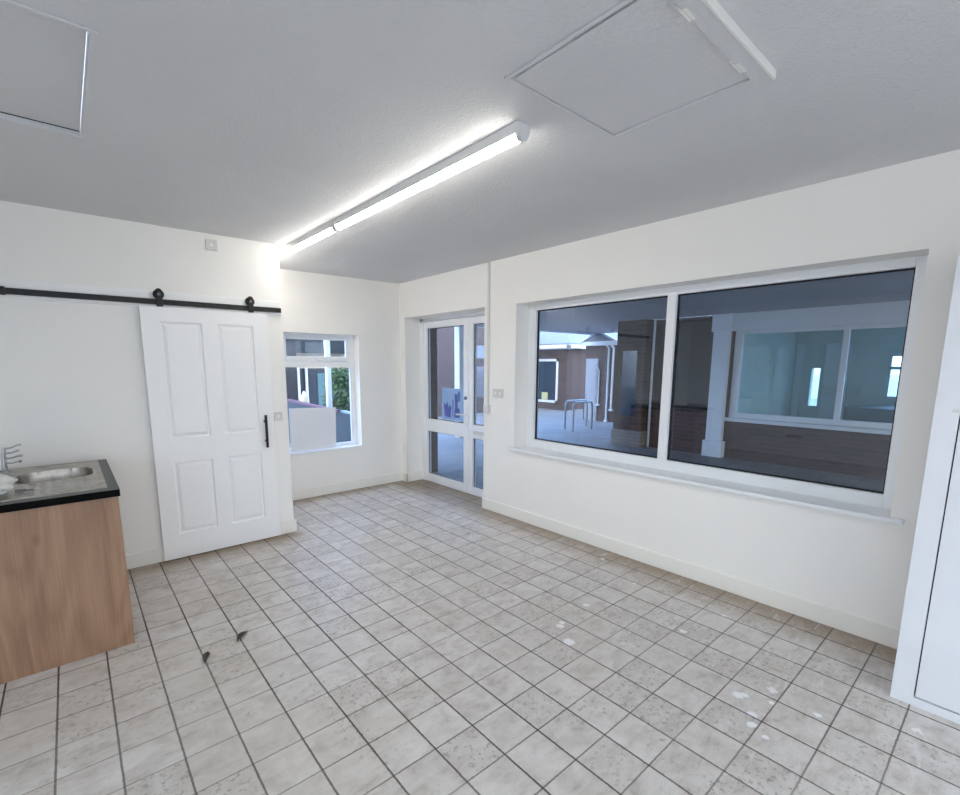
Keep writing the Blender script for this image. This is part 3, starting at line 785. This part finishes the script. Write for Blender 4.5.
# interior
m = wall_x(9.2, 9.4, (-12, -0.02), (G, 2.45), [(-4.38, -3.50, 0.87, 1.78), (-2.42, -2.26, 0.66, 1.48), (-6.3, -4.7, 0.3, 2.2)])  # largest opening added out of view to brighten the shop interior
m.box(ox + 0.22, 9.2, -6.5, -6.4, G, 2.45).box(ox + 0.22, 9.2, -1.95, -1.85, G, 2.45).box(ox + 0.22, 9.4, -6.5, -1.85, 2.45, 2.55).box(ox + 0.22, 9.2, -6.4, -1.95, G, 0.0)
m.build('interior_wall', M['shopwall'], sh)
m = MB()
for a, b in ((-4.38, -4.33), (-3.56, -3.50), (-3.96, -3.92)): m.box(9.22, 9.28, a, b, 0.87, 1.78)
m.box(9.22, 9.28, -4.38, -3.50, 0.87, 0.93).box(9.22, 9.28, -4.38, -3.50, 1.72, 1.78).box(9.22, 9.28, -4.38, -3.50, 1.46, 1.52)
m.build('rear_window', M['extwhite'], sh)
m = MB()
m.box(9.12, 9.2, -2.10, -1.97, 0, 2.0).box(9.14, 9.2, -2.90, -2.50, 0, 2.0)
m.build('inner_door', M['extwhite'], sh)
MB().box(8.2, 9.15, -4.9, -3.1, 0.0, 0.74).build('counter', M['teal'], sh)
MB().box(ox + 0.22, 9.3, -0.14, -0.02, G, 2.40).build('end_wall', M['brick'], sh)
# corner pier
m = MB(); m.box(5.06, ox, -0.62, -0.02, 0.27, 2.40); m.build('corner_pier', M['brickdark'], sh)
MB().box(5.03, ox, -0.64, 0.0, G, 0.27, 0.004).build('pier_base', M['stone'], sh)
MB().box(5.05, 5.07, -0.47, -0.17, 0.56, 1.82).build('pier_window', M['glassdark'], sh)
MB().cyl((5.22, -0.70, G), (5.22, -0.70, 2.4), 0.022, 12).build('downpipe', M['extwhite'], sh, True)

# far brick building with hipped roof
fb = thing('brick_building', 'low brick building with grey roof and white gutter across the courtyard', 'building', (12, 7, G))
wall_x(10, 10.25, (4.96, 12), (G, 2.15), [(5.40, 6.62, 0.26, 1.70)]).build('front_wall', M['brick'], fb)
MB().box(10.25, 15, 4.96, 5.2, G, 2.15).build('side_wall', M['brick'], fb)
m = MB(); m.poly([(9.7, 4.7, 2.2), (9.7, 12.3, 2.2), (12.5, 12.3, 3.9), (12.5, 7.2, 3.9)], (0.0, 0.0, 0.08)); 
m.poly([(9.7, 4.7, 2.2), (12.5, 7.2, 3.9), (15.3, 4.7, 2.2)], (0, 0, 0.08))
m.build('roof', M['slate'], fb)
m = MB(); m.box(9.62, 9.74, 4.62, 12.3, 2.10, 2.22, 0.02).box(9.62, 15.3, 4.62, 4.74, 2.10, 2.22, 0.02).box(9.74, 10.0, 4.74, 12, 2.08, 2.12)
m.build('gutter', M['extwhite'], fb)
m = MB()
for a, b, c, e in ((5.33, 5.42, 0.20, 1.76), (6.58, 6.68, 0.20, 1.76), (5.33, 6.68, 0.20, 0.29), (5.33, 6.68, 1.67, 1.76)): m.box(9.97, 10.06, a, b, c, e)
wf = m.build('window_frame', M['extwhite'], fb)
MB().box(10.02, 10.04, 5.42, 6.58, 0.29, 1.67).build('pane', M['glassdark'], wf)
MB().box(9.98, 9.985, 5.78, 6.06, 0.30, 0.56).build('notice', M['notice'], wf)

# entrance corner with white door and pipes
eb = thing('brick_porch', 'brick entrance corner with white door and white downpipes', 'porch', (9.2, 2.45, G))
MB().box(8.25, 11.0, 1.90, 2.98, G, 2.12).build('brick_wall', M['brick'], eb)
m = MB(); m.box(8.18, 8.25, 2.50, 2.90, G, 1.72, 0.006).box(8.165, 8.18, 2.54, 2.86, 0.1, 0.75, 0.004).box(8.165, 8.18, 2.54, 2.86, 0.85, 1.6, 0.004)
m.build('door', M['soffit'], eb)
for y, z0, z1 in ((2.17, G, 2.10), (2.03, 0.28, 2.10), (2.46, 0.40, 1.5)):
    m = MB(); m.tube([(8.19, y, z0), (8.19, y, z1 - 0.1), (8.10, y + 0.04, z1)], 0.030 if y < 2.4 else 0.018, 10)
    m.box(8.15, 8.23, y - 0.05, y + 0.05, z0, z0 + 0.05)
    m.build('downpipe', M['extwhite'], eb, True)
m = MB(); m.box(8.05, 8.15, 1.85, 3.02, 2.08, 2.20, 0.02); m.build('gutter', M['extwhite'], eb)
m = MB(); m.poly([(8.06, 1.86, 2.2), (8.06, 3.02, 2.2), (8.06, 2.44, 2.46)], (3.1, 0, 0)); m.build('roof', M['slate'], eb)
m = MB(); m.poly([(8.0, 1.80, 2.19), (8.0, 1.90, 2.19), (8.0, 2.44, 2.44), (8.0, 2.98, 2.19), (8.0, 3.08, 2.19), (8.0, 2.44, 2.50)], (0.05, 0, 0)); m.build('bargeboard', M['extwhite'], eb)

# cycle stands
def hoop(x0, x1, y, label):
    m = MB(); r = 0.12; z = 0.66; pts = [(x0, y, G)]
    for k in range(9):
        a = PI - PI / 2 * k / 8; pts.append((x0 + r + r * math.cos(a), y, z - r + r * math.sin(a)))
    for k in range(9):
        a = PI / 2 - PI / 2 * k / 8; pts.append((x1 - r + r * math.cos(a), y, z - r + r * math.sin(a)))
    pts.append((x1, y, G)); m.tube(pts, 0.026, 10)
    return tag(m.build('cycle_stand', M['galv'], None, True), label, 'cycle stand', 'steel hoop cycle stands in the courtyard')
hoop(5.86, 6.62, 1.56, 'steel hoop cycle stand closer to the shop window')
hoop(6.10, 7.00, 1.98, 'steel hoop cycle stand just behind the other hoop')

# walls seen through the entrance door
tag(MB().box(4.3, 9.6, 6.3, 6.6, G, 3.3).build('garden_wall', M['brickpale']), 'tall brick wall seen through the entrance door beyond the white post', 'wall', None, 'structure')
tag(MB().box(0.42, 0.80, 0.26, 0.70, G, 2.39).build('brick_pier', M['brickdark']), 'dark brick pier just outside the entrance door hinge side', 'pier', None, 'structure')

# seen through the small window
sp = thing('shop_parade', 'distant shop row with white window frames beyond the small window', 'building', (2.5, 8.6, G))
MB().box(0.6, 4.25, 8.5, 8.8, G, 1.45).build('lower_wall', M['bluedark'], sp)
MB().box(0.6, 4.25, 8.45, 8.8, 1.45, 1.90).build('sunlit_wall', M['cream'], sp)  # cream colour stands in for sunlight on this distant strip
MB().box(0.2, 4.25, 8.0, 8.8, 1.90, 2.5).build('shop_fascia', M['slatewall'], sp)
for x in (1.66, 1.86, 2.10):
    MB().box(x - 0.03, x + 0.03, 8.38, 8.45, 0.2, 1.45).build('window_frame', M['extwhite'], sp)
MB().box(1.62, 2.14, 8.38, 8.46, 0.25, 0.55).build('white_panel', M['extwhite'], sp)
MB().box(2.16, 2.40, 8.42, 8.5, G, 1.3).build('shop_door', M['bluedark'], sp)
MB().box(2.45, 3.1, 8.42, 8.5, 0.3, 1.3).build('shop_window', M['teal'], sp)
tag(MB().box(0.06, 0.30, 4.4, 4.6, G, 2.6, 0.01).build('timber_post', M['timber']), 'dark timber post outside the small window behind low wall', 'post')
lw = thing('low_wall', 'low dark wall with plum coping just outside the small window', 'wall', (-0.1, 2.5, G))
m = MB(); m.poly([(-0.235, 0.70, G), (-0.19, 0.70, G), (0.06, 4.30, G), (0.015, 4.30, G)], (0, 0, 0.87)); m.build('cladding', M['slatewall'], lw)
m = MB(); m.poly([(-0.245, 1.45, 0.83), (-0.18, 1.45, 0.83), (0.07, 4.31, 0.83), (0.0, 4.31, 0.83)], (0, 0, 0.04)); m.build('coping', M['plum'], lw)
m = MB(); m.poly([(-0.25, 0.68, 0.83), (-0.17, 0.68, 0.83), (-0.12, 1.44, 0.83), (-0.20, 1.44, 0.83)], (0, 0, 0.03)); m.build('coping', M['galv'], lw)
def shrub(c, r, h_, n, mat, label, z0=0.25):
    o = thing('shrub', label, 'shrub', (c[0], c[1], G), 'shrubs outside the small window')
    m = MB(); rnd = random.Random(int(c[0] * 100) + 5)
    for k in range(n):
        a = rnd.uniform(0, 2 * PI); q = rnd.random() ** 0.5; t = rnd.random()
        rr = r * q * (0.55 + 0.9 * t * (1 - t) * 2)
        p = Vector((c[0] + rr * math.cos(a), c[1] + rr * math.sin(a), z0 + (h_ - z0) * t))
        d1 = Vector((rnd.uniform(-1, 1), rnd.uniform(-1, 1), rnd.uniform(-0.6, 1))).normalized()
        d2 = d1.cross(Vector((rnd.uniform(-1, 1), rnd.uniform(-1, 1), rnd.uniform(-1, 1)))).normalized()
        L, W = rnd.uniform(0.05, 0.10), rnd.uniform(0.02, 0.04)
        m.bm.faces.new([m.bm.verts.new(p), m.bm.verts.new(p + d1 * L * 0.5 + d2 * W), m.bm.verts.new(p + d1 * L), m.bm.verts.new(p + d1 * L * 0.5 - d2 * W)])
    m.build('foliage', mat, o)
    m = MB()
    for k in range(5):
        a = k * 1.257; m.tube([(c[0], c[1], G), (c[0] + 0.3 * r * math.cos(a), c[1] + 0.3 * r * math.sin(a), h_ * 0.4), (c[0] + 0.6 * r * math.cos(a), c[1] + 0.6 * r * math.sin(a), h_ * 0.85)], [0.016, 0.012, 0.005], 6)
    m.build('stems', M['stem'], o)
shrub((1.10, 4.15), 0.36, 1.42, 1500, M['leaf'], 'bushy green shrub beyond the low dark wall')
shrub((1.95, 5.4), 0.45, 1.75, 900, M['leaf2'], 'taller olive shrub behind the bushy green one')
pl = thing('plant_pot', 'terracotta pot with a pale conical plant outside the small window', 'plant pot', (0.62, 4.9, G))
m = MB(); m.tube([(0.62, 4.9, G), (0.62, 4.9, 0.70)], [0.09, 0.13], 16); m.build('pot', M['terracotta'], pl, True)
m = MB(); m.tube([(0.62, 4.9, 0.66), (0.62, 4.9, 0.80), (0.62, 4.9, 0.98)], [0.10, 0.10, 0.02], 14); m.build('plant', M['cream'], pl, True)

# ------------------------------------------------------------------ world
W = bpy.data.worlds.new('World'); S.world = W; W.use_nodes = True
nt = W.node_tree; bg = nt.nodes['Background']
def wn(t, **kw):
    n = nt.nodes.new(t)
    for k, v in kw.items(): setattr(n, k, v)
    return n
L_ = nt.links.new
tc = wn('ShaderNodeTexCoord'); sx = wn('ShaderNodeSeparateXYZ'); L_(tc.outputs['Generated'], sx.inputs[0])
rp = wn('ShaderNodeValToRGB'); L_(sx.outputs[2], rp.inputs[0])            # blue sky over the courtyard
rp.color_ramp.elements[0].position = 0.0; rp.color_ramp.elements[0].color = (0.58, 0.76, 1.0, 1)
rp.color_ramp.elements[1].position = 0.7; rp.color_ramp.elements[1].color = (0.38, 0.58, 1.0, 1)
dt = wn('ShaderNodeVectorMath', operation='DOT_PRODUCT'); L_(tc.outputs['Generated'], dt.inputs[0]); dt.inputs[1].default_value = (-0.6, -0.8, 0)
mr = wn('ShaderNodeMapRange', interpolation_type='SMOOTHSTEP'); L_(dt.outputs['Value'], mr.inputs['Value'])
mr.inputs['From Min'].default_value = -0.1; mr.inputs['From Max'].default_value = 0.35
mx = wn('ShaderNodeMix', data_type='RGBA'); L_(mr.outputs[0], mx.inputs['Factor']); L_(rp.outputs[0], mx.inputs[6]); mx.inputs[7].default_value = (0.74, 0.725, 0.705, 1)   # bright hazy sky on the sun's side
gm = wn('ShaderNodeMapRange', interpolation_type='SMOOTHSTEP'); L_(sx.outputs[2], gm.inputs['Value'])
gm.inputs['From Min'].default_value = -0.03; gm.inputs['From Max'].default_value = 0.02; gm.inputs['To Min'].default_value = 0.40; gm.inputs['To Max'].default_value = 1.0
m2 = wn('ShaderNodeMix', data_type='RGBA', blend_type='MULTIPLY'); m2.inputs['Factor'].default_value = 1.0
L_(mx.outputs[2], m2.inputs[6]); L_(gm.outputs[0], m2.inputs[7]); L_(m2.outputs[2], bg.inputs[0])
bg.inputs[1].default_value = SKY

# ------------------------------------------------------------------ camera
cam = bpy.data.cameras.new('camera'); co = bpy.data.objects.new('camera', cam); COL.objects.link(co)
cam.sensor_fit = 'HORIZONTAL'; cam.sensor_width = 36.0
cam.lens = 469.34 * 36.0 / 960.0
cam.shift_x = (480 - 461.2) / 960.0
cam.shift_y = (437.45 - 397.5) / 960.0
cam.clip_start = 0.02; cam.clip_end = 200
co.location = (-3.4004, -5.3003, 1.5608)
co.rotation_euler = (PI / 2 - 0.1542, 0, -0.6976)
S.camera = co

S.view_settings.view_transform = 'Standard'
S.view_settings.look = 'None'
S.view_settings.exposure = EXPO
S.view_settings.gamma = 1.0
S.view_settings.use_curve_mapping = False
S.cycles.max_bounces = 12; S.cycles.diffuse_bounces = 10; S.cycles.transparent_max_bounces = 24
S.cycles.use_denoising = True
S.cycles.sample_clamp_indirect = 20.0
